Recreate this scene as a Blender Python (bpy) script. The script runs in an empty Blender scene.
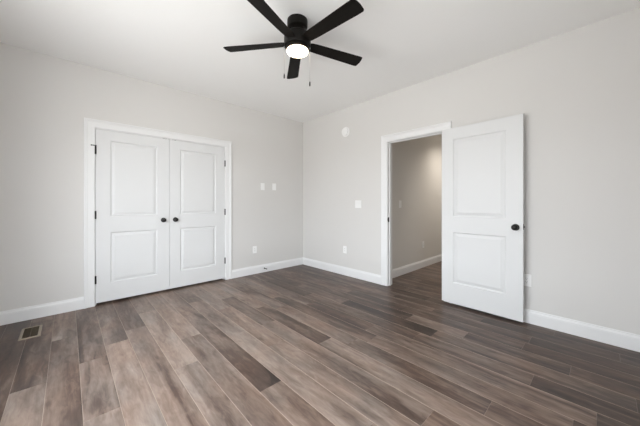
import bpy, bmesh, math, random
from mathutils import Vector, Matrix
C = bpy.context.scene.collection
sc = bpy.context.scene
PI = math.pi

# ------------------------------------------------------------------ room numbers (metres)
XR, YL = 3.335, 4.032        # faces of the doorway wall and of the closet wall
XW, YB = -0.615, -0.545        # faces of the window wall and of the back wall
CH = 2.7535
CX0, CX1, CZ = 0.231, 1.772, 2.052      # closet opening
DY0, DY1, DZ = 1.349, 2.130, 2.061      # doorway opening
HX1, HY0, HY1 = 6.5, 0.90, 2.312        # hall
WT = 0.12

# ------------------------------------------------------------------ camera
cd = bpy.data.cameras.new('camera'); cam = bpy.data.objects.new('camera', cd); C.objects.link(cam)
cam.location = (0, 0, 1.19)
cam.rotation_euler = (PI/2, 0, -.7549)
cd.sensor_width = 36; cd.lens = 268.0/640*36; cd.shift_y = -(213-202.94)/640; cd.clip_start = .02
sc.camera = cam

# ------------------------------------------------------------------ view, world, daylight
sc.view_settings.view_transform = 'Standard'; sc.view_settings.look = 'None'
sc.view_settings.gamma = 1; sc.view_settings.use_curve_mapping = False
sc.view_settings.exposure = 1.30
sc.cycles.max_bounces = 12; sc.cycles.diffuse_bounces = 8; sc.cycles.glossy_bounces = 4
sc.cycles.sample_clamp_indirect = 6
W = bpy.data.worlds.new('World'); sc.world = W; W.use_nodes = True
nt = W.node_tree; bg = nt.nodes['Background']
tc = nt.nodes.new('ShaderNodeTexCoord'); sx = nt.nodes.new('ShaderNodeSeparateXYZ')
rp = nt.nodes.new('ShaderNodeValToRGB')
mr = nt.nodes.new('ShaderNodeMapRange'); mr.inputs['From Min'].default_value = -1; mr.inputs['From Max'].default_value = 1
nt.links.new(tc.outputs['Generated'], sx.inputs[0]); nt.links.new(sx.outputs['Z'], mr.inputs['Value'])
nt.links.new(mr.outputs[0], rp.inputs[0]); nt.links.new(rp.outputs[0], bg.inputs[0])
# made-up ground glow, shaped by angle to light ceiling and walls; bright hazy low sky
stops = [(0.0, (.40, .40, .40)), (.18, (.60, .60, .59)), (.34, (.92, .92, .905)), (.43, (.88, .88, .87)), (.495, (.60, .60, .60)),
         (.505, (1.25, 1.30, 1.35)), (.62, (1.20, 1.27, 1.34)), (1.0, (.80, .90, 1.0))]
e = rp.color_ramp.elements
e[0].position = stops[0][0]; e[0].color = (*stops[0][1], 1)
e[1].position = stops[-1][0]; e[1].color = (*stops[-1][1], 1)
for p_, c_ in stops[1:-1]:
    q_ = e.new(p_); q_.color = (*c_, 1)
bg.inputs[1].default_value = 5.6
WIN1 = [(0.75, 1.65, .50, 2.15), (1.80, 2.70, .50, 2.15)]     # y0,y1,z0,z1 in the window wall
FILL_WIN = [(0.0, 0.75, .50, 2.15)]                               # x0,x1,z0,z1 in the back wall; unseen window added to brighten the closet wall
def portal(loc, rot, sx_, sy_):
    l = bpy.data.lights.new('window_daylight', 'AREA'); l.shape = 'RECTANGLE'; l.size = sx_; l.size_y = sy_
    l.cycles.is_portal = True
    o = bpy.data.objects.new('window_daylight', l); C.objects.link(o); o.location = loc; o.rotation_euler = rot
for y0, y1, z0, z1 in WIN1:
    portal((XW-.10, (y0+y1)/2, (z0+z1)/2), (0, -PI/2, 0), z1-z0, y1-y0)
for x0, x1, z0, z1 in FILL_WIN:
    portal(((x0+x1)/2, YB-.10, (z0+z1)/2), (PI/2, 0, 0), x1-x0, z1-z0)

# ------------------------------------------------------------------ materials
def mat(name, col, rough=.5, spec=.5, bump=0, bscale=200, metal=0, vary=0, coat=0):
    m = bpy.data.materials.new(name); m.use_nodes = True; t = m.node_tree; b = t.nodes['Principled BSDF']
    b.inputs['Base Color'].default_value = (*col, 1); b.inputs['Roughness'].default_value = rough
    b.inputs['Specular IOR Level'].default_value = spec; b.inputs['Metallic'].default_value = metal
    b.inputs['Coat Weight'].default_value = coat
    tcn = t.nodes.new('ShaderNodeTexCoord'); nz = t.nodes.new('ShaderNodeTexNoise')
    nz.inputs['Scale'].default_value = bscale; nz.inputs['Detail'].default_value = 4
    t.links.new(tcn.outputs['Object'], nz.inputs['Vector'])
    if bump:
        bp = t.nodes.new('ShaderNodeBump'); bp.inputs['Strength'].default_value = bump; bp.inputs['Distance'].default_value = .001
        t.links.new(nz.outputs['Fac'], bp.inputs['Height']); t.links.new(bp.outputs[0], b.inputs['Normal'])
    if vary:
        n2 = t.nodes.new('ShaderNodeTexNoise'); n2.inputs['Scale'].default_value = 1.7
        t.links.new(tcn.outputs['Object'], n2.inputs['Vector'])
        mx = t.nodes.new('ShaderNodeMix'); mx.data_type = 'RGBA'
        mx.inputs[6].default_value = (*[c*(1-vary) for c in col], 1); mx.inputs[7].default_value = (*[min(1, c*(1+vary)) for c in col], 1)
        t.links.new(n2.outputs['Fac'], mx.inputs[0]); t.links.new(mx.outputs[2], b.inputs['Base Color'])
    return m
M = {}
M['wall'] = mat('wall_paint', (.662, .650, .632), .75, .25, .25, 260, vary=.012)
M['hallwall'] = mat('hall_wall_paint', (.66, .64, .61), .75, .25, .25, 260, vary=.012)
M['ceil'] = mat('ceiling_paint', (.90, .90, .89), .9, .1, .3, 200, vary=.008)
M['trim'] = mat('trim_paint', (.77, .772, .772), .45, .4, .05, 60)
M['door'] = mat('door_paint', (.68, .685, .685), .48, .4, .08, 90)
M['plate'] = mat('white_plastic', (.86, .86, .85), .35, .5, .02, 50)
M['slot'] = mat('dark_slot', (.05, .05, .05), .6)
M['black'] = mat('black_metal', (.010, .009, .008), .30, .35, .05, 300)
M['fan'] = mat('fan_bronze', (.006, .005, .004), .45, .15, .05, 300)
M['steel'] = mat('brushed_steel', (.5, .5, .5), .3, .5, .05, 300, metal=1)
M['tan'] = mat('vent_tan', (.27, .225, .165), .45, .5, .05, 80)
M['ventdark'] = mat('vent_dark', (.10, .08, .057), .55, .3)
M['dark'] = mat('closet_shade_wall', (.35, .34, .33), .8, .2)  # closet shade put into the wall colour, darkens the gap under the doors

def wood_blade():
    m = mat('blade_wood', (.012, .010, .008), .55, .12); t = m.node_tree; b = t.nodes['Principled BSDF']
    tcn = t.nodes.new('ShaderNodeTexCoord'); mp = t.nodes.new('ShaderNodeMapping'); mp.inputs['Scale'].default_value = (3, 60, 60)
    nz = t.nodes.new('ShaderNodeTexNoise'); nz.inputs['Scale'].default_value = 1.5; nz.inputs['Detail'].default_value = 5
    r = t.nodes.new('ShaderNodeValToRGB'); r.color_ramp.elements[0].color = (.004, .0035, .003, 1); r.color_ramp.elements[1].color = (.010, .008, .0065, 1)
    t.links.new(tcn.outputs['Object'], mp.inputs[0]); t.links.new(mp.outputs[0], nz.inputs['Vector'])
    t.links.new(nz.outputs['Fac'], r.inputs[0]); t.links.new(r.outputs[0], b.inputs['Base Color'])
    return m
M['blade'] = wood_blade()

def glow(name, col, s):
    m = bpy.data.materials.new(name); m.use_nodes = True; b = m.node_tree.nodes['Principled BSDF']
    b.inputs['Base Color'].default_value = (.9, .88, .84, 1); b.inputs['Roughness'].default_value = .3
    b.inputs['Emission Color'].default_value = (*col, 1); b.inputs['Emission Strength'].default_value = s
    return m
M['lamp'] = glow('lit_opal_glass', (1, .80, .56), 4.0)
def lamp_gradient(m):      # opal drum: the bulbs hang low, so its rim under the housing glows dimmer and warmer
    t = m.node_tree; b = t.nodes['Principled BSDF']; c_ = t.nodes.new('ShaderNodeTexCoord'); q = t.nodes.new('ShaderNodeSeparateXYZ')
    r = t.nodes.new('ShaderNodeMapRange'); r.inputs['From Min'].default_value = -.257; r.inputs['From Max'].default_value = -.268
    g = t.nodes.new('ShaderNodeValToRGB'); g.color_ramp.elements[0].color = (.13, .050, .014, 1); g.color_ramp.elements[1].color = (1, .80, .56, 1)
    t.links.new(c_.outputs['Object'], q.inputs[0]); t.links.new(q.outputs['Z'], r.inputs['Value']); t.links.new(r.outputs[0], g.inputs[0]); t.links.new(g.outputs[0], b.inputs['Emission Color'])
lamp_gradient(M['lamp'])
M['hall_lamp'] = glow('lit_hall_lens', (1, .88, .74), 14.0)

def glass():
    m = bpy.data.materials.new('window_glass'); m.use_nodes = True; t = m.node_tree; t.nodes.clear()
    o = t.nodes.new('ShaderNodeOutputMaterial'); mx = t.nodes.new('ShaderNodeMixShader'); a = t.nodes.new('ShaderNodeBsdfTransparent')
    g = t.nodes.new('ShaderNodeBsdfGlossy'); g.inputs['Roughness'].default_value = .02; mx.inputs[0].default_value = .07
    t.links.new(a.outputs[0], mx.inputs[1]); t.links.new(g.outputs[0], mx.inputs[2]); t.links.new(mx.outputs[0], o.inputs[0])
    return m
M['glass'] = glass()

def floor_mat():
    m = bpy.data.materials.new('hardwood_planks'); m.use_nodes = True; t = m.node_tree; b = t.nodes['Principled BSDF']; L = t.links.new
    N = t.nodes.new
    at = N('ShaderNodeAttribute'); at.attribute_name = 'plank'; sp = N('ShaderNodeSeparateColor'); L(at.outputs['Color'], sp.inputs[0])
    geo = N('ShaderNodeTexCoord')
    off = N('ShaderNodeCombineXYZ'); mu = N('ShaderNodeMath'); mu.operation = 'MULTIPLY'; mu.inputs[1].default_value = 37.0
    L(sp.outputs[1], mu.inputs[0]); L(mu.outputs[0], off.inputs[0]); L(mu.outputs[0], off.inputs[1]); L(mu.outputs[0], off.inputs[2])
    ad = N('ShaderNodeVectorMath'); ad.operation = 'ADD'; L(geo.outputs['Object'], ad.inputs[0]); L(off.outputs[0], ad.inputs[1])
    def noise(scale, sc_, det=3, rough=.5, dist=0):
        mp = N('ShaderNodeMapping'); mp.inputs['Scale'].default_value = sc_; L(ad.outputs[0], mp.inputs[0])
        nz = N('ShaderNodeTexNoise'); nz.inputs['Scale'].default_value = scale; nz.inputs['Detail'].default_value = det
        nz.inputs['Roughness'].default_value = rough; nz.inputs['Distortion'].default_value = dist
        L(mp.outputs[0], nz.inputs['Vector']); return nz.outputs['Fac']
    grain = noise(1, (85, 6, 1), 5, .62, .8)
    cloud = noise(1, (8.5, 1.1, 1), 2.5, .55, 1.0)
    mott = noise(1, (26, 7, 1), 3, .55, 1.2)
    red = noise(1, (4, 2.2, 1), 2)
    def math_(op, a, b_=None, v=None, clamp=False):
        n_ = N('ShaderNodeMath'); n_.operation = op; n_.use_clamp = clamp
        L(a, n_.inputs[0])
        if b_ is not None: L(b_, n_.inputs[1])
        else: n_.inputs[1].default_value = v
        return n_.outputs[0]
    # tone = plank tone + weighted noises
    def cen(x, w): return math_('MULTIPLY', math_('SUBTRACT', x, v=.5), v=w)
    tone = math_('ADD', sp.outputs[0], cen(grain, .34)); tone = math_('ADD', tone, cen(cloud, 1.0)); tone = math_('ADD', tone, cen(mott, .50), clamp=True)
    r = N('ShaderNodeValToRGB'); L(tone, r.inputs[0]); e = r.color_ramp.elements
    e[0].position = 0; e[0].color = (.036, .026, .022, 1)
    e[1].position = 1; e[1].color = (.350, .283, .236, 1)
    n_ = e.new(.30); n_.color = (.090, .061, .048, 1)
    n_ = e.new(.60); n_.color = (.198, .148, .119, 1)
    # reddish hue drift
    mx = N('ShaderNodeMix'); mx.data_type = 'RGBA'; mx.blend_type = 'MULTIPLY'; mx.inputs[0].default_value = 1
    r2 = N('ShaderNodeValToRGB'); L(red, r2.inputs[0]); r2.color_ramp.elements[0].position = .3; r2.color_ramp.elements[0].color = (.95, 1.0, 1.04, 1)
    r2.color_ramp.elements[1].position = .7; r2.color_ramp.elements[1].color = (1.06, .975, .93, 1)
    L(r.outputs[0], mx.inputs[6]); L(r2.outputs[0], mx.inputs[7])
    # knots
    vo = N('ShaderNodeTexVoronoi'); vo.inputs['Scale'].default_value = 1; mp = N('ShaderNodeMapping'); mp.inputs['Scale'].default_value = (6.1, 2.0, 1)
    L(ad.outputs[0], mp.inputs[0]); L(mp.outputs[0], vo.inputs['Vector'])
    kr = N('ShaderNodeMapRange'); kr.inputs['From Min'].default_value = .035; kr.inputs['From Max'].default_value = .12; kr.inputs['To Min'].default_value = .45; kr.inputs['To Max'].default_value = 1
    L(vo.outputs['Distance'], kr.inputs['Value'])
    mk = N('ShaderNodeMix'); mk.data_type = 'RGBA'; mk.inputs[6].default_value = (.04, .022, .015, 1)
    L(kr.outputs[0], mk.inputs[0]); L(mx.outputs[2], mk.inputs[7])
    # worn micro bevel, with window glint painted onto its window-facing side
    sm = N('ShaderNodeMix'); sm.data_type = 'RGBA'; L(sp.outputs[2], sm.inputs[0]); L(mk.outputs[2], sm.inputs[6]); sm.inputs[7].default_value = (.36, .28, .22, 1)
    L(sm.outputs[2], b.inputs['Base Color'])
    rr = N('ShaderNodeMapRange'); rr.inputs['To Min'].default_value = .30; rr.inputs['To Max'].default_value = .42; L(grain, rr.inputs['Value']); L(rr.outputs[0], b.inputs['Roughness'])
    b.inputs['Specular IOR Level'].default_value = .26
    bp = N('ShaderNodeBump'); bp.inputs['Strength'].default_value = .25; bp.inputs['Distance'].default_value = .0006
    L(grain, bp.inputs['Height']); L(bp.outputs[0], b.inputs['Normal'])
    return m
M['floor'] = floor_mat()

# ------------------------------------------------------------------ mesh helpers
def box(bm, x0, x1, y0, y1, z0, z1, bev=0):
    t = bmesh.new()
    v = [t.verts.new((x, y, z)) for x in (x0, x1) for y in (y0, y1) for z in (z0, z1)]
    for f in ((0,1,3,2),(4,6,7,5),(0,4,5,1),(2,3,7,6),(0,2,6,4),(1,5,7,3)): t.faces.new([v[i] for i in f])
    if bev: bmesh.ops.bevel(t, geom=list(t.edges), offset=bev, segments=2, profile=.6, affect='EDGES')
    merge(bm, t)
def merge(bm, t, mtx=None):
    if mtx is not None: bmesh.ops.transform(t, matrix=mtx, verts=t.verts)
    me = bpy.data.meshes.new('x'); t.to_mesh(me); bm.from_mesh(me); bpy.data.meshes.remove(me); t.free()
def lathe(bm, prof, seg=32, mtx=None):
    """prof: list of (r, z) turned about Z; r = 0 closes an end"""
    t = bmesh.new(); rings = []
    for r, z in prof:
        if r < 1e-6: rings.append([t.verts.new((0, 0, z))])
        else: rings.append([t.verts.new((r*math.cos(2*PI*k/seg), r*math.sin(2*PI*k/seg), z)) for k in range(seg)])
    for a, b in zip(rings, rings[1:]):
        for k in range(seg):
            j = (k+1) % seg
            if len(a) == 1 and len(b) == 1: continue
            if len(a) == 1: t.faces.new((a[0], b[k], b[j]))
            elif len(b) == 1: t.faces.new((a[k], b[0], a[j]))
            else: t.faces.new((a[k], b[k], b[j], a[j]))
    for R_ in (rings[0], rings[-1]):
        if len(R_) > 1: t.faces.new(R_)
    bmesh.ops.recalc_face_normals(t, faces=t.faces)
    merge(bm, t, mtx)
def prism(bm, prof, path, closed_prof=True):
    """sweep a closed 2-D profile: path = list of function(u,v)->xyz stations"""
    rings = [[bm.verts.new(p(u, v)) for u, v in prof] for p in path]
    n_ = len(prof)
    fs = []
    for a, b in zip(rings, rings[1:]):
        for k in range(n_): fs.append(bm.faces.new((a[k], a[(k+1) % n_], b[(k+1) % n_], b[k])))
    fs.append(bm.faces.new(rings[0])); fs.append(bm.faces.new(rings[-1]))
    bmesh.ops.recalc_face_normals(bm, faces=fs)
def obj(name, bm, m, parent=None, smooth=False):
    me = bpy.data.meshes.new(name); bm.to_mesh(me); bm.free(); me.materials.append(m)
    o = bpy.data.objects.new(name, me); C.objects.link(o)
    if smooth:
        for p in me.polygons: p.use_smooth = True
        try: me.set_sharp_from_angle(angle=math.radians(38))
        except Exception: pass
    if parent: o.parent = parent
    return o
def tag(o, label, cat, group=None, kind=None):
    o['label'] = label; o['category'] = cat
    if group: o['group'] = group
    if kind: o['kind'] = kind
    return o
def empty(name, loc, rz=0):
    o = bpy.data.objects.new(name, None); C.objects.link(o); o.location = loc; o.rotation_euler = (0, 0, rz); o.empty_display_size = .05
    return o
NB = bmesh.new
AX_Y = Matrix.Rotation(PI/2, 4, 'X')      # Z axis -> -Y (out of a face that looks to -Y)

# ------------------------------------------------------------------ walls, ceiling
b = NB()   # closet wall
box(b, XW-WT, CX0-.02, YL, YL+WT, 0, CH); box(b, CX1+.02, XR+WT, YL, YL+WT, 0, CH); box(b, CX0-.02, CX1+.02, YL, YL+WT, CZ+.02, CH)
tag(obj('wall_north', b, M['wall']), 'light grey painted wall holding the white double closet doors', 'wall', kind='structure')
b = NB()   # doorway wall
box(b, XR, XR+WT, YB-WT, DY0-.02, 0, CH); box(b, XR, XR+WT, DY1+.02, YL, 0, CH); box(b, XR, XR+WT, DY0-.02, DY1+.02, DZ+.02, CH)
tag(obj('wall_east', b, M['wall']), 'light grey painted wall with the open doorway and round detector', 'wall', kind='structure')
b = NB()   # window wall, behind the camera on its west side
ys = [YB-WT] + [q for w in WIN1 for q in w[:2]] + [YL]
for i in range(0, len(ys), 2): box(b, XW-WT, XW, ys[i], ys[i+1], 0, CH)
for y0, y1, z0, z1 in WIN1: box(b, XW-WT, XW, y0, y1, 0, z0); box(b, XW-WT, XW, y0, y1, z1, CH)
tag(obj('wall_west', b, M['wall']), 'light grey painted wall with the pair of windows', 'wall', kind='structure')
b = NB()
xs = [XW] + [q for w in FILL_WIN for q in w[:2]] + [XR]
for i in range(0, len(xs), 2): box(b, xs[i], xs[i+1], YB-WT, YB, 0, CH)
for x0, x1, z0, z1 in FILL_WIN: box(b, x0, x1, YB-WT, YB, 0, z0); box(b, x0, x1, YB-WT, YB, z1, CH)
tag(obj('wall_south', b, M['wall']), 'light grey painted wall with the added fill window', 'wall', kind='structure')
b = NB(); box(b, XW-WT, XR+WT, YB-WT, YL+WT, CH, CH+.1)
tag(obj('ceiling', b, M['ceil']), 'flat white painted bedroom ceiling carrying the fan', 'ceiling', kind='structure')
b = NB(); box(b, XR+WT, HX1+WT, HY0-WT, HY1+WT, CH, CH+.1)
tag(obj('ceiling_hall', b, M['ceil']), 'white ceiling of the hall beyond the doorway', 'ceiling', kind='structure')
b = NB(); box(b, XR+WT, HX1+WT, HY1, HY1+WT, 0, CH)
tag(obj('wall_hall', b, M['hallwall']), 'warm shaded hall wall seen through the open doorway', 'wall', kind='structure')
b = NB(); box(b, HX1, HX1+WT, HY0, HY1, 0, CH)
tag(obj('wall_hall_end', b, M['hallwall']), 'end wall of the hall beyond the doorway', 'wall', kind='structure')
b = NB(); box(b, XR+WT, HX1, HY0-WT, HY0, 0, CH)
tag(obj('wall_hall_south', b, M['hallwall']), 'hall wall hidden behind the open door', 'wall', kind='structure')
b = NB()   # closet shell
box(b, CX0-.35, CX0-.27, YL+WT, YL+.75, 0, 2.5); box(b, CX1+.27, CX1+.35, YL+WT, YL+.75, 0, 2.5)
box(b, CX0-.35, CX1+.35, YL+.75, YL+.83, 0, 2.5); box(b, CX0-.35, CX1+.35, YL+WT, YL+.83, 2.5, 2.58)
tag(obj('wall_closet', b, M['dark']), 'unlit inner walls of the closet behind the double doors', 'wall', kind='structure')

# ------------------------------------------------------------------ floor of individual planks (one mesh, surface pattern)
PW, PX = .1636, .0609
rnd = random.Random(11)
# joints (world y) and tones of the planks between them, nearest first, row by row as the photo shows
ROWS = {  # room light falling off to the right is partly put into these tones
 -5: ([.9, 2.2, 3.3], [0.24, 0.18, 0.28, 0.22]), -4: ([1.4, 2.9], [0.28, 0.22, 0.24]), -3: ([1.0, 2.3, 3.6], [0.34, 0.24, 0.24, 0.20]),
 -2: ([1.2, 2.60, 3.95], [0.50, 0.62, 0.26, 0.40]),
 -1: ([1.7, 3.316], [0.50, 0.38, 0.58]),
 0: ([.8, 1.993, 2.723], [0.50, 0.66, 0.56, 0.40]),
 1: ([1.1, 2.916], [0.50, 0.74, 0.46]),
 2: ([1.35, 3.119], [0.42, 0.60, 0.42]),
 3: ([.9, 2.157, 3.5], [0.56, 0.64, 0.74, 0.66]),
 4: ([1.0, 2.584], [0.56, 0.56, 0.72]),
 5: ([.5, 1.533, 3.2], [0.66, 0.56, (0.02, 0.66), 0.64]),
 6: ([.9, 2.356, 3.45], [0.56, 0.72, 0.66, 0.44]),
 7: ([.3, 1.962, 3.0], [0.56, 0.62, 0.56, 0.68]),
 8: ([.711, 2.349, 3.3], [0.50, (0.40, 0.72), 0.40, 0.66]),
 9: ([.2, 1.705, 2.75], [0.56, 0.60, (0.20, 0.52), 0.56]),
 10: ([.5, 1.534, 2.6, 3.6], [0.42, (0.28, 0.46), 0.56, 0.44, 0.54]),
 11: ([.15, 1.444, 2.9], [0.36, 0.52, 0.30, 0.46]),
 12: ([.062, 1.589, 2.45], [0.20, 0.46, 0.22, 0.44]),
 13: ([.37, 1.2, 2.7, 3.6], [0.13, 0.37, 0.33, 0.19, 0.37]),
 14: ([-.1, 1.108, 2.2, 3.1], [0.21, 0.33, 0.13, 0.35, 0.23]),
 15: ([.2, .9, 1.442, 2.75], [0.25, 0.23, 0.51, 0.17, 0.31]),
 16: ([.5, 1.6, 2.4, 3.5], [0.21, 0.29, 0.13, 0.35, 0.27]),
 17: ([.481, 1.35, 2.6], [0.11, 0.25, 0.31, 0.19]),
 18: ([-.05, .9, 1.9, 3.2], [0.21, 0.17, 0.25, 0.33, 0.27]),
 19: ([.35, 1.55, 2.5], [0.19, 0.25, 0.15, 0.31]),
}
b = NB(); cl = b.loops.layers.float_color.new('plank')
FX0, FX1, FY0, FY1 = XW-WT, HX1+WT, YB-WT, YL+.83
def plank(x0, x1, y0, y1, tone):
    q, d = .0016, .0013
    P = lambda x, y, z: b.verts.new((x, y, z))
    o = [P(x0, y0, -d), P(x1, y0, -d), P(x1, y1, -d), P(x0, y1, -d)]
    i = [P(x0+q, y0+q, 0), P(x1-q, y0+q, 0), P(x1-q, y1-q, 0), P(x0+q, y1-q, 0)]
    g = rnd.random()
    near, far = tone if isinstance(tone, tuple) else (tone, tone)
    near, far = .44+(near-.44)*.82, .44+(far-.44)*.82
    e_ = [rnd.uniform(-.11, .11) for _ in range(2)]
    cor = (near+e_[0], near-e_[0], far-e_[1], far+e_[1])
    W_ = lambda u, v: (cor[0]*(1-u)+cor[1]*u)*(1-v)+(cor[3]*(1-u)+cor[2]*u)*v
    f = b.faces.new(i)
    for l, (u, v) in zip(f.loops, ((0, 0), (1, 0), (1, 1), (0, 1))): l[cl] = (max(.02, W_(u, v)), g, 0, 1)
    tone = (near+far)/2
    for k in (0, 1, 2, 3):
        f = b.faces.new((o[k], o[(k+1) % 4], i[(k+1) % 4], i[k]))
        for l in f.loops: l[cl] = (tone, g, (.1, .1, .1, .85)[k], 1)  # the bevel facing the windows is painted light, as if lit by them
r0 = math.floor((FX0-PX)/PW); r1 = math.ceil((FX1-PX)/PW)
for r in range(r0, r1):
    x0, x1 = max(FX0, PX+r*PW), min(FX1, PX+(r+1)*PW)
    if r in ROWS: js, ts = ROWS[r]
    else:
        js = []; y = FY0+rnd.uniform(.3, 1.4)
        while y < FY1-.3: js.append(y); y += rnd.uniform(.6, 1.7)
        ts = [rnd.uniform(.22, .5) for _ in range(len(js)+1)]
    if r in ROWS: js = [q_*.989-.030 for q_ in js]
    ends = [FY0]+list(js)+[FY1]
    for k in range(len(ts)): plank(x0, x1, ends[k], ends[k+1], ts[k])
# body under the planks
for (xa, xb, ya, yb) in ((FX0, FX1, FY0, FY1),):
    v = [b.verts.new(p) for p in ((xa, ya, -.0013), (xb, ya, -.0013), (xb, yb, -.0013), (xa, yb, -.0013), (xa, ya, -.03), (xb, ya, -.03), (xb, yb, -.03), (xa, yb, -.03))]
    for f in ((4,7,6,5),(0,1,5,4),(1,2,6,5),(2,3,7,6),(3,0,4,7)): b.faces.new([v[k] for k in f])
tag(obj('floor', b, M['floor']), 'greyish brown hardwood plank floor running towards the closet', 'floor', kind='structure')

# ------------------------------------------------------------------ casings, jambs, baseboards
CW = .094
def casing(name, a0, a1, ztop, fn, label, jamb_depth=WT, sill=None):
    """a0,a1: opening along the wall; fn(a, out, z) -> xyz, out = metres into the room"""
    rv = .006; b = NB()
    prof = [(0, 0), (0, .010), (.008, .014), (.060, .015), (.068, .019), (.076, .0195), (.080, .024), (CW-.004, .024), (CW, .020), (CW, 0)]
    L_, R_, T_ = a0-rv, a1+rv, ztop+rv
    zb = 0 if sill is None else sill
    st = [lambda u, v: fn(L_-u, v, zb), lambda u, v: fn(L_-u, v, T_+u), lambda u, v: fn(R_+u, v, T_+u), lambda u, v: fn(R_+u, v, zb)]
    prism(b, prof, st)
    return tag(obj(name, b, M['trim'], smooth=False), label, 'door casing', kind='structure')
fnN = lambda a, o, z: (a, YL-o, z)
fnE = lambda a, o, z: (XR-o, a, z)
c1 = casing('trim_1', CX0, CX1, CZ, fnN, 'white casing around the double closet doors')
c2 = casing('trim_2', DY0, DY1, DZ, fnE, 'white casing around the open doorway')
b = NB(); j = .02
box(b, CX0-j, CX0, YL, YL+WT, 0, CZ+j); box(b, CX1, CX1+j, YL, YL+WT, 0, CZ+j); box(b, CX0, CX1, YL, YL+WT, CZ, CZ+j)
box(b, CX0, CX0+.011, YL+.040, YL+.075, 0, CZ); box(b, CX1-.011, CX1, YL+.040, YL+.075, 0, CZ); box(b, CX0, CX1, YL+.040, YL+.075, CZ-.011, CZ)
obj('jamb', b, M['trim'], c1)
b = NB()
box(b, XR, XR+WT, DY0-j, DY0, 0, DZ+j); box(b, XR, XR+WT, DY1, DY1+j, 0, DZ+j); box(b, XR, XR+WT, DY0, DY1, DZ, DZ+j)
box(b, XR+.040, XR+.075, DY0, DY0+.011, 0, DZ); box(b, XR+.040, XR+.075, DY1-.011, DY1, 0, DZ); box(b, XR+.040, XR+.075, DY0, DY1, DZ-.011, DZ)
obj('jamb', b, M['trim'], c2)
b = NB(); box(b, XR+.004, XR+.036, DY1-.0015, DY1+.001, .915, .985); box(b, XR-.003, XR+.004, DY1-.001, DY1+.001, .935, .968)
obj('strike_plate', b, M['black'], c2)
# hall side casing
b = NB()
prof = [(0, 0), (0, .010), (.060, .015), (.076, .0195), (.080, .024), (CW, .020), (CW, 0)]
fH = lambda a, o, z: (XR+WT+o, a, z)
st = [lambda u, v: fH(DY0-.006-u, v, 0), lambda u, v: fH(DY0-.006-u, v, DZ+.006+u), lambda u, v: fH(DY1+.006+u, v, DZ+.006+u), lambda u, v: fH(DY1+.006+u, v, 0)]
prism(b, prof, st); obj('hall_casing', b, M['trim'], c2)

BH = .132
bprof = [(0, 0), (.016, 0), (.016, .094), (.0145, .100), (.0155, .105), (.012, .112), (.008, .121), (.007, BH), (0, BH)]
def baseboard(name, runs, label):
    b = NB()
    for fn, a0, a1 in runs:
        prism(b, bprof, [lambda u, v, a=a0, f=fn: f(a, u, v), lambda u, v, a=a1, f=fn: f(a, u, v)])
    return tag(obj(name, b, M['trim']), label, 'baseboard', kind='structure')
fnW = lambda a, o, z: (XW+o, a, z)
fnS = lambda a, o, z: (a, YB+o, z)
fnHN = lambda a, o, z: (a, HY1-o, z)
fnHE = lambda a, o, z: (HX1-o, a, z)
e0, e1 = CX0-.006-CW, CX1+.006+CW
bb_n = baseboard('baseboard_north', [(fnN, XW, e0), (fnN, e1, XR)], 'white baseboard along the closet wall')
baseboard('baseboard_east', [(fnE, YB, DY0-.006-CW), (fnE, DY1+.006+CW, YL-.016)], 'white baseboard along the doorway wall')
baseboard('baseboard_west', [(fnW, YB+.016, YL-.016)], 'white baseboard under the pair of windows')
baseboard('baseboard_south', [(fnS, XW, XR-.016)], 'white baseboard under the added fill window')
baseboard('baseboard_hall', [(fnHN, XR+WT+.025, HX1), (fnHE, HY0, HY1-.016)], 'white stepped baseboard along the hall wall')

# ------------------------------------------------------------------ windows (behind the camera, the daylight comes through them)
def window(name, a0, a1, z0, z1, fn, label):
    """fn(a, out, z): out > 0 into the room, wall spans out in [-WT, 0]"""
    root = empty(name, fn((a0+a1)/2, 0, z0)); tag(root, label, 'window', kind='structure')
    ox, oy, oz = root.location
    def bx(bm, p, q, o0, o1, zz0, zz1):
        A = fn(p, o0, zz0); B = fn(q, o1, zz1)
        box(bm, min(A[0], B[0])-ox, max(A[0], B[0])-ox, min(A[1], B[1])-oy, max(A[1], B[1])-oy, zz0-oz, zz1-oz)
    b = NB(); t = .045
    bx(b, a0, a0+t, -.11, -.05, z0, z1); bx(b, a1-t, a1, -.11, -.05, z0, z1); bx(b, a0+t, a1-t, -.11, -.05, z0, z0+t); bx(b, a0+t, a1-t, -.11, -.05, z1-t, z1)
    zm = (z0+z1)/2; bx(b, a0+t, a1-t, -.10, -.055, zm-.02, zm+.02)
    obj('window_frame', b, M['trim'], root)
    for zz0, zz1 in ((z0+t, zm-.02), (zm+.02, z1-t)):
        b = NB(); bx(b, a0+t, a1-t, -.080, -.076, zz0, zz1); obj('glass_pane', b, M['glass'], root)
    b = NB(); w = .065
    bx(b, a0-w, a0, 0, .02, z0, z1); bx(b, a1, a1+w, 0, .02, z0, z1); bx(b, a0-w, a1+w, 0, .02, z1, z1+w); bx(b, a0-w, a1+w, 0, .02, z0-w-.02, z0-.02)
    obj('window_casing', b, M['trim'], root)
    b = NB(); bx(b, a0-w-.007, a1+w+.007, 0, .045, z0-.02, z0); obj('window_sill', b, M['trim'], root)
fW = lambda a, o, z: (XW+o, a, z)
fS = lambda a, o, z: (a, YB+o, z)
WIN1n = WIN1
window('window_1', *WIN1[0][:2], *WIN1[0][2:], fW, 'white sash window nearer the camera in the pair')
window('window_2', *WIN1[1][:2], *WIN1[1][2:], fW, 'white sash window nearer the closet in the pair')
for k, w_ in enumerate(FILL_WIN): window('window_%d' % (3+k), *w_[:2], *w_[2:], fS, 'added white sash window opposite the closet, for fill daylight')

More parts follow.
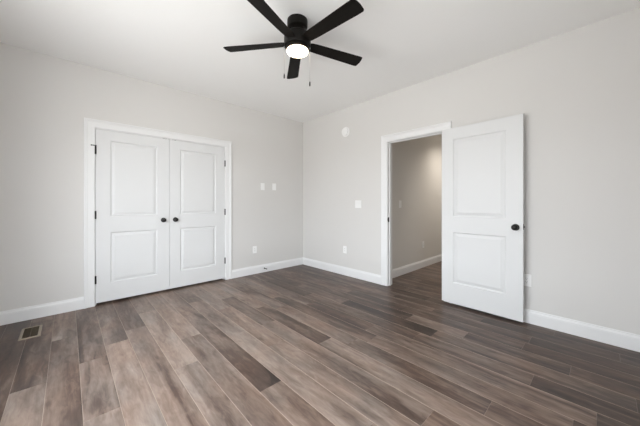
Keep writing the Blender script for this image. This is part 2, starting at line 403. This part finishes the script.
# ------------------------------------------------------------------ doors
def leaf(w, h, panels, th=.035):
    """door slab in x 0..w, z 0..h, front face at y=0 (looking to -y), back at y=th"""
    b = NB()
    for side in (0, 1):
        Y = lambda d: d if side == 0 else th-d
        xs = sorted({0, w} | {p[0] for p in panels} | {p[1] for p in panels}); zs = sorted({0, h} | {q for p in panels for q in p[2:]})
        V = {}
        def vv(x, z, d):
            k = (round(x, 5), round(z, 5), round(d, 5))
            if k not in V: V[k] = b.verts.new((x, Y(d), z))
            return V[k]
        for xa, xb in zip(xs, xs[1:]):
            for za, zb in zip(zs, zs[1:]):
                if any(p[0] <= xa and xb <= p[1] and p[2] <= za and zb <= p[3] for p in panels): continue
                b.faces.new((vv(xa, za, 0), vv(xb, za, 0), vv(xb, zb, 0), vv(xa, zb, 0)))
        for p in panels:
            rings = []
            for ins, d in ((0, 0), (.003, .005), (.009, .0105), (.015, .0115), (.025, .009), (.042, .003), (.046, .002)):
                rings.append([vv(p[0]+ins, p[2]+ins, d), vv(p[1]-ins, p[2]+ins, d), vv(p[1]-ins, p[3]-ins, d), vv(p[0]+ins, p[3]-ins, d)])
            for A, B in zip(rings, rings[1:]):
                for k in range(4): b.faces.new((A[k], A[(k+1) % 4], B[(k+1) % 4], B[k]))
            b.faces.new(rings[-1])
    for q in (((0,0,0),(w,0,0),(w,th,0),(0,th,0)), ((0,0,h),(w,0,h),(w,th,h),(0,th,h)), ((0,0,0),(0,th,0),(0,th,h),(0,0,h)), ((w,0,0),(w,th,0),(w,th,h),(w,0,h))):
        b.faces.new([b.verts.new(p) for p in q])
    bmesh.ops.remove_doubles(b, verts=b.verts, dist=1e-5)
    bmesh.ops.recalc_face_normals(b, faces=b.faces)
    return b
def knob_bm(x, z, y=0, flip=False, rose=.031, r=.0265):
    b = NB(); m = Matrix.Translation((x, y, z)) @ (Matrix.Rotation(-PI/2, 4, 'X') if flip else AX_Y)
    prof = [(0, 0), (rose, 0), (rose, .004), (rose-.004, .008), (.014, .010), (.011, .014), (.011, .026), (.015, .030)]
    for k in range(1, 12):
        a = -PI/2+.55+(PI-.55)*k/11; prof.append((max(0, r*math.cos(a)), .044+.0175*math.sin(a)))
    prof[-1] = (0, prof[-1][1]); lathe(b, prof, 28, m); return b
def hinge_bm(x, z, y, ll=.089):
    b = NB()
    lathe(b, [(0, -ll/2-.005), (.003, -ll/2-.004), (.0085, -ll/2), (.0085, -ll/2+.028), (.0075, -ll/2+.029), (.0085, -ll/2+.03), (.0085, ll/2-.03), (.0075, ll/2-.029), (.0085, ll/2-.028), (.0085, ll/2), (.003, ll/2+.004), (0, ll/2+.005)], 16, Matrix.Translation((x, y, z)))
    return b
HZ = (1.800, 1.051, .299)
LW = (CX1-CX0)/2-.0045; LH = CZ-.003-.028
zoff = .028
for side in (0, 1):
    x0 = CX0+.003 if side == 0 else CX1-.003-LW
    root = empty('door_%d' % (side+1), (x0, YL+.001, zoff))
    tag(root, 'white two-panel closet door hinged nearer the floor vent' if side == 0 else 'white two-panel closet door hinged nearer the room corner', 'closet door', kind='structure')
    px = (.136, LW-.142) if side == 0 else (.130, LW-.138)
    obj('door_panel', leaf(LW, LH, [(px[0], px[1], .215, .813), (px[0], px[1], 1.003, 1.901)]), M['door'], root)
    kx = LW-.072 if side == 0 else .070
    obj('door_knob', knob_bm(kx, .963-zoff), M['black'], root, True)['label'] = 'round black knob'
    hx = -.0015 if side == 0 else LW+.0015
    for k, z in enumerate(HZ):
        h = obj('hinge', hinge_bm(hx, z-zoff, -.008), M['black'], root, True)
        if side == 0 and k == 0:
            b = NB(); zt = z-zoff+.052
            box(b, hx-.034, hx+.006, -.022, -.014, zt-.004, zt+.004, .001)
            lathe(b, [(0, 0), (.007, 0), (.007, .008), (0, .009)], 12, Matrix.Translation((hx-.034, -.018, zt)) @ Matrix.Rotation(-PI/2, 4, 'Y'))
            lathe(b, [(0, -.004), (.010, -.004), (.010, .004), (0, .004)], 14, Matrix.Translation((hx, -.012, zt)))
            obj('hinge_pin_stop', b, M['black'], root)
    b = NB(); cx_ = LW-.055 if side == 0 else .055
    box(b, cx_-.026, cx_+.026, -.0012, .022, LH-.001, LH+.0025)
    obj('ball_catch', b, M['black'], root)

# the open door
W3 = .796; TH3 = math.radians(2.6)
root = empty('door_3', (3.270, 1.342, .024), -PI/2-TH3)
# local x runs from the hinge to the free edge; the face that looks into the room is local -y after the turn
tag(root, 'white two-panel door standing wide open against the wall', 'door', kind='structure')
H3 = DZ-.003-.024+.004
obj('door_panel', leaf(W3, H3, [(.133, W3-.140, .236, .826), (.133, W3-.140, 1.012, 1.908)]), M['door'], root)
obj('door_knob', knob_bm(W3-.060, .925, r=.0285, rose=.033), M['black'], root, True)['label'] = 'round black knob'
obj('door_knob', knob_bm(W3-.060, .925, .035, True), M['black'], root, True)['label'] = 'round black knob'
b = NB(); box(b, W3-.0005, W3+.0015, .005, .030, .901, .959); box(b, W3+.001, W3+.010, .011, .024, .922, .938, .002)
obj('latch', b, M['black'], root)
for z in HZ: obj('hinge', hinge_bm(-.004, z-.024, .045), M['black'], root, True)

# ------------------------------------------------------------------ ceiling fan
FC = (1.434, 1.806); 
fan = empty('ceiling_fan', (FC[0], FC[1], CH))
tag(fan, 'black five-blade flush ceiling fan with a lit round light', 'ceiling fan')
b = NB(); lathe(b, [(0, 0), (.086, 0), (.087, -.006), (.087, -.050), (.084, -.062), (.076, -.068), (.060, -.070), (0, -.070)], 48)
obj('canopy', b, M['fan'], fan, True)
b = NB(); lathe(b, [(0, -.066), (.056, -.068), (.054, -.095), (.060, -.112), (0, -.112)], 40)
obj('neck', b, M['fan'], fan, True)
b = NB(); lathe(b, [(0, -.108), (.062, -.110), (.098, -.120), (.110, -.134), (.114, -.150), (.114, -.218), (.110, -.228), (.098, -.232), (0, -.232)], 56)
obj('motor_housing', b, M['fan'], fan, True)
b = NB(); lathe(b, [(0, -.231), (.098, -.231), (.0995, -.250), (.096, -.2575), (0, -.2575)], 56)
obj('light_ring', b, M['fan'], fan, True)
b = NB(); lathe(b, [(0, -.256), (.0915, -.256), (.0920, -.266), (.089, -.273), (.080, -.2775), (.055, -.2805), (.03, -.282), (0, -.2825)], 56)
obj('light_shade', b, M['lamp'], fan, True)['label'] = 'lit white glass drum'
def blade_bm():
    b = NB()
    pts = [(.105, -.040), (.13, -.046), (.20, -.051), (.40, -.057), (.60, -.0625), (.634, -.063), (.643, -.058), (.652, -.030), (.655, 0), (.653, .045), (.647, .058), (.637, .062), (.60, .0615), (.40, .056), (.20, .050), (.13, .045), (.105, .040)]
    t = .006; pit = math.radians(12)
    top = [b.verts.new((x, y, t/2)) for x, y in pts]; bot = [b.verts.new((x, y, -t/2)) for x, y in pts]
    b.faces.new(top); b.faces.new(bot[::-1])
    for k in range(len(pts)):
        j_ = (k+1) % len(pts); b.faces.new((bot[k], bot[j_], top[j_], top[k]))
    bmesh.ops.bevel(b, geom=[e_ for e_ in b.edges if len(e_.link_faces) == 2 and any(len(f.verts) > 4 for f in e_.link_faces)], offset=.0015, segments=1, affect='EDGES')
    bmesh.ops.transform(b, matrix=Matrix.Rotation(-pit, 4, 'X'), verts=b.verts)
    bmesh.ops.recalc_face_normals(b, faces=b.faces)
    return b
bl0 = obj('blade', blade_bm(), M['blade'], fan)
b = NB()
box(b, .085, .165, -.026, .026, .004, .009, .001)
for sx_, sy_ in ((.128, -.015), (.128, .015), (.155, 0)): lathe(b, [(0, -.006), (.005, -.0055), (.005, .004), (0, .004)], 10, Matrix.Translation((sx_, sy_, 0)))
bmesh.ops.transform(b, matrix=Matrix.Rotation(-math.radians(12), 4, 'X'), verts=b.verts)
ir0 = obj('blade_arm', b, M['fan'], fan)
for k in range(5):
    o = bl0 if k == 0 else bl0.copy(); i_ = ir0 if k == 0 else ir0.copy()
    if k: C.objects.link(o); C.objects.link(i_)
    for q in (o, i_): q.parent = fan; q.location = (0, 0, -.196); q.rotation_euler = (0, 0, math.radians(56.5+72*k))
ZC = -.228
for px, py, L_ in ((-.0865, .0730, .230), (.0830, -.0660, .290)):
    b = NB(); lathe(b, [(0, 0), (.0011, 0), (.0011, -L_), (0, -L_)], 8, Matrix.Translation((px, py, ZC)))
    lathe(b, [(0, .004), (.005, .003), (.005, -.008), (0, -.009)], 10, Matrix.Translation((px, py, ZC)))
    ch = obj('pull_chain', b, M['steel'], fan)
    b = NB(); lathe(b, [(0, 0), (.003, -.001), (.0055, -.008), (.0060, -.034), (.004, -.040), (0, -.041)], 14, Matrix.Translation((px, py, ZC-L_)))
    obj('pull_fob', b, M['black'], ch, True)

# ------------------------------------------------------------------ wall plates, outlets, switches
def wall_empty(name, fn, a, z, rz): return empty(name, fn(a, 0, z), rz)
def plate_bm(w, h, d=.0055):
    b = NB(); box(b, -w/2, w/2, -d, 0, -h/2, h/2, .0016); return b
def outlet(fn, a, z, rz, label):
    r = wall_empty('wall_outlet', fn, a, z, rz); tag(r, label, 'outlet', None)
    obj('cover_plate', plate_bm(.074, .120), M['plate'], r)
    b = NB(); box(b, -.0165, .0165, -.0075, -.005, -.033, .033, .0008); i = obj('socket', b, M['plate'], r)
    b = NB()
    for zz in (-.018, .016):
        for xx in (-.0065, .0055): box(b, xx-.0011, xx+.0011, -.0078, -.0070, zz, zz+.008)
        box(b, -.0022, .0022, -.0078, -.0070, zz-.010, zz-.006)
    obj('slot', b, M['slot'], i)
def switch(fn, a, z, rz, n_, label):
    r = wall_empty('light_switch', fn, a, z, rz); tag(r, label, 'light switch')
    w = .074+.046*(n_-1); obj('cover_plate', plate_bm(w, .120), M['plate'], r)
    for k in range(n_):
        b = NB(); x = (k-(n_-1)/2)*.046
        t = bmesh.new(); box(t, -.0165, .0165, -.0045, .0015, -.033, .033, .0008)
        merge(b, t, Matrix.Translation((x, -.0055, 0)) @ Matrix.Rotation(math.radians(6), 4, 'X')); obj('rocker', b, M['plate'], r)
    for k in range(n_):
        x = (k-(n_-1)/2)*.046
        for zz in (-.048, .048):
            b = NB(); lathe(b, [(0, 0), (.003, 0), (.003, .0008), (0, .001)], 10, Matrix.Translation((x, -.0054, zz)) @ AX_Y)
            obj('screw', b, M['plate'], r)
def tvplate(a, z, label):
    r = wall_empty('wall_plate', fnN, a, z, 0); tag(r, label, 'wall plate')
    obj('cover_plate', plate_bm(.074, .120), M['plate'], r)
    b = NB(); box(b, -.0165, .0165, -.0075, -.005, -.033, .033, .0008); obj('insert', b, M['plate'], r)
rE = -PI/2      # faces -x
outlet(fnN, 2.286, .406, 0, 'white outlet low on the closet wall between casing and corner')
tvplate(2.437, 1.470, 'white plate high on closet wall, nearer the closet of two')
tvplate(2.672, 1.476, 'white plate high on closet wall, nearer the corner of two')
outlet(fnE, 2.941, .420, rE, 'white outlet low on doorway wall between corner and doorway')
switch(fnE, 2.663, 1.170, rE, 2, 'white double rocker switch between corner and doorway')
outlet(fnE, .535, .420, rE, 'white outlet partly hidden behind the open door edge')
outlet(fnHN, 4.80, .417, 0, 'small white outlet low on the dim hall wall')
switch(fnHN, 3.985, 1.170, 0, 1, 'white single switch on the dim hall wall')

# round detector high on the doorway wall
d = empty('smoke_detector', fnE(2.922, 0, 2.358), rE); tag(d, 'round white smoke detector high on the doorway wall', 'smoke detector')
b = NB(); lathe(b, [(0, 0), (.080, 0), (.080, .010), (.077, .013), (0, .013)], 40, AX_Y); obj('mounting_ring', b, M['plate'], d, True)
b = NB(); lathe(b, [(0, .012), (.066, .013), (.066, .020), (.061, .024), (.061, .028), (.064, .030), (.060, .038), (.048, .043), (.030, .045), (.029, .043), (.012, .043), (.011, .045), (0, .045)], 40, AX_Y); obj('detector_body', b, M['plate'], d, True)
b = NB()
for k in range(24):
    t = bmesh.new(); box(t, 0.0608, .0622, -.004, .004, .0245, .0275); merge(b, t, AX_Y @ Matrix.Rotation(2*PI*k/24, 4, 'Z'))
obj('vent_slots', b, M['slot'], d)

# door stop on the baseboard
s = empty('door_stop', (2.465, YL-.016, .066)); tag(s, 'small black spring door stop on the closet wall baseboard', 'door stop')
b = NB(); lathe(b, [(0, 0), (.012, 0), (.011, .004), (.006, .007), (0, .007)], 18, AX_Y); obj('base', b, M['black'], s, True)
b = NB(); seg = []
pr = [(0, .005)]
for k in range(28): pr += [(.0042, .006+k*.0021), (.0055, .007+k*.0021)]
pr += [(0, .066)]; lathe(b, pr, 12, AX_Y); obj('spring', b, M['black'], s, True)
b = NB(); lathe(b, [(0, .063), (.0075, .064), (.008, .074), (.005, .078), (0, .078)], 16, AX_Y); obj('bumper', b, M['black'], s, True)

# floor vent
v = empty('floor_vent', (-.247, 3.612, 0)); tag(v, 'tan floor register with dark louvres near the baseboard', 'floor vent')
hx, hy = .068, .148; f_ = .020
b = NB()
prof = [(0, 0), (.004, .005), (f_-.004, .0065), (f_, .005), (f_, 0)]
def P(u, w, sxx, syy): return (sxx*(hx-u), syy*(hy-u), w)
rings = [[b.verts.new(P(u, w, *s_)) for u, w in prof] for s_ in ((-1, -1), (1, -1), (1, 1), (-1, 1))]
for q in range(4):
    A, B = rings[q], rings[(q+1) % 4]
    for k in range(len(prof)): b.faces.new((A[k], A[(k+1) % len(prof)], B[(k+1) % len(prof)], B[k]))
bmesh.ops.recalc_face_normals(b, faces=b.faces); obj('frame', b, M['tan'], v)
b = NB(); box(b, -hx+f_-.001, hx-f_+.001, -hy+f_-.001, hy-f_+.001, .0002, .0008); obj('duct_opening', b, M['ventdark'], v)
b = NB()
for k in range(17):
    y = -hy+f_+.010+k*(2*(hy-f_)-.02)/16
    t = bmesh.new(); box(t, -hx+f_-.001, hx-f_+.001, -.0008, .0008, -.0026, .0026); merge(b, t, Matrix.Translation((0, y, .0034)) @ Matrix.Rotation(.6, 4, 'X'))
box(b, -.002, .002, -hy+f_, hy-f_, .0010, .0052)
obj('louvres', b, M['ventdark'], v)

# hall ceiling light
h = empty('ceiling_light', (5.45, 1.66, CH)); tag(h, 'recessed warm downlight in the hall ceiling', 'ceiling light')
b = NB(); lathe(b, [(.070, 0), (.092, 0), (.090, -.006), (.074, -.004), (.070, 0)], 36); obj('trim_ring', b, M['plate'], h, True)
b = NB(); lathe(b, [(0, 0), (.072, 0), (.072, -.002), (0, -.002)], 36); obj('lens', b, M['hall_lamp'], h, True)
l = bpy.data.lights.new('hall_downlight', 'SPOT'); l.energy = 42; l.color = (1, .92, .82); l.spot_size = math.radians(125); l.spot_blend = 1; l.shadow_soft_size = .06
o = bpy.data.objects.new('hall_downlight', l); C.objects.link(o); o.location = (5.45, 1.66, CH-.03)
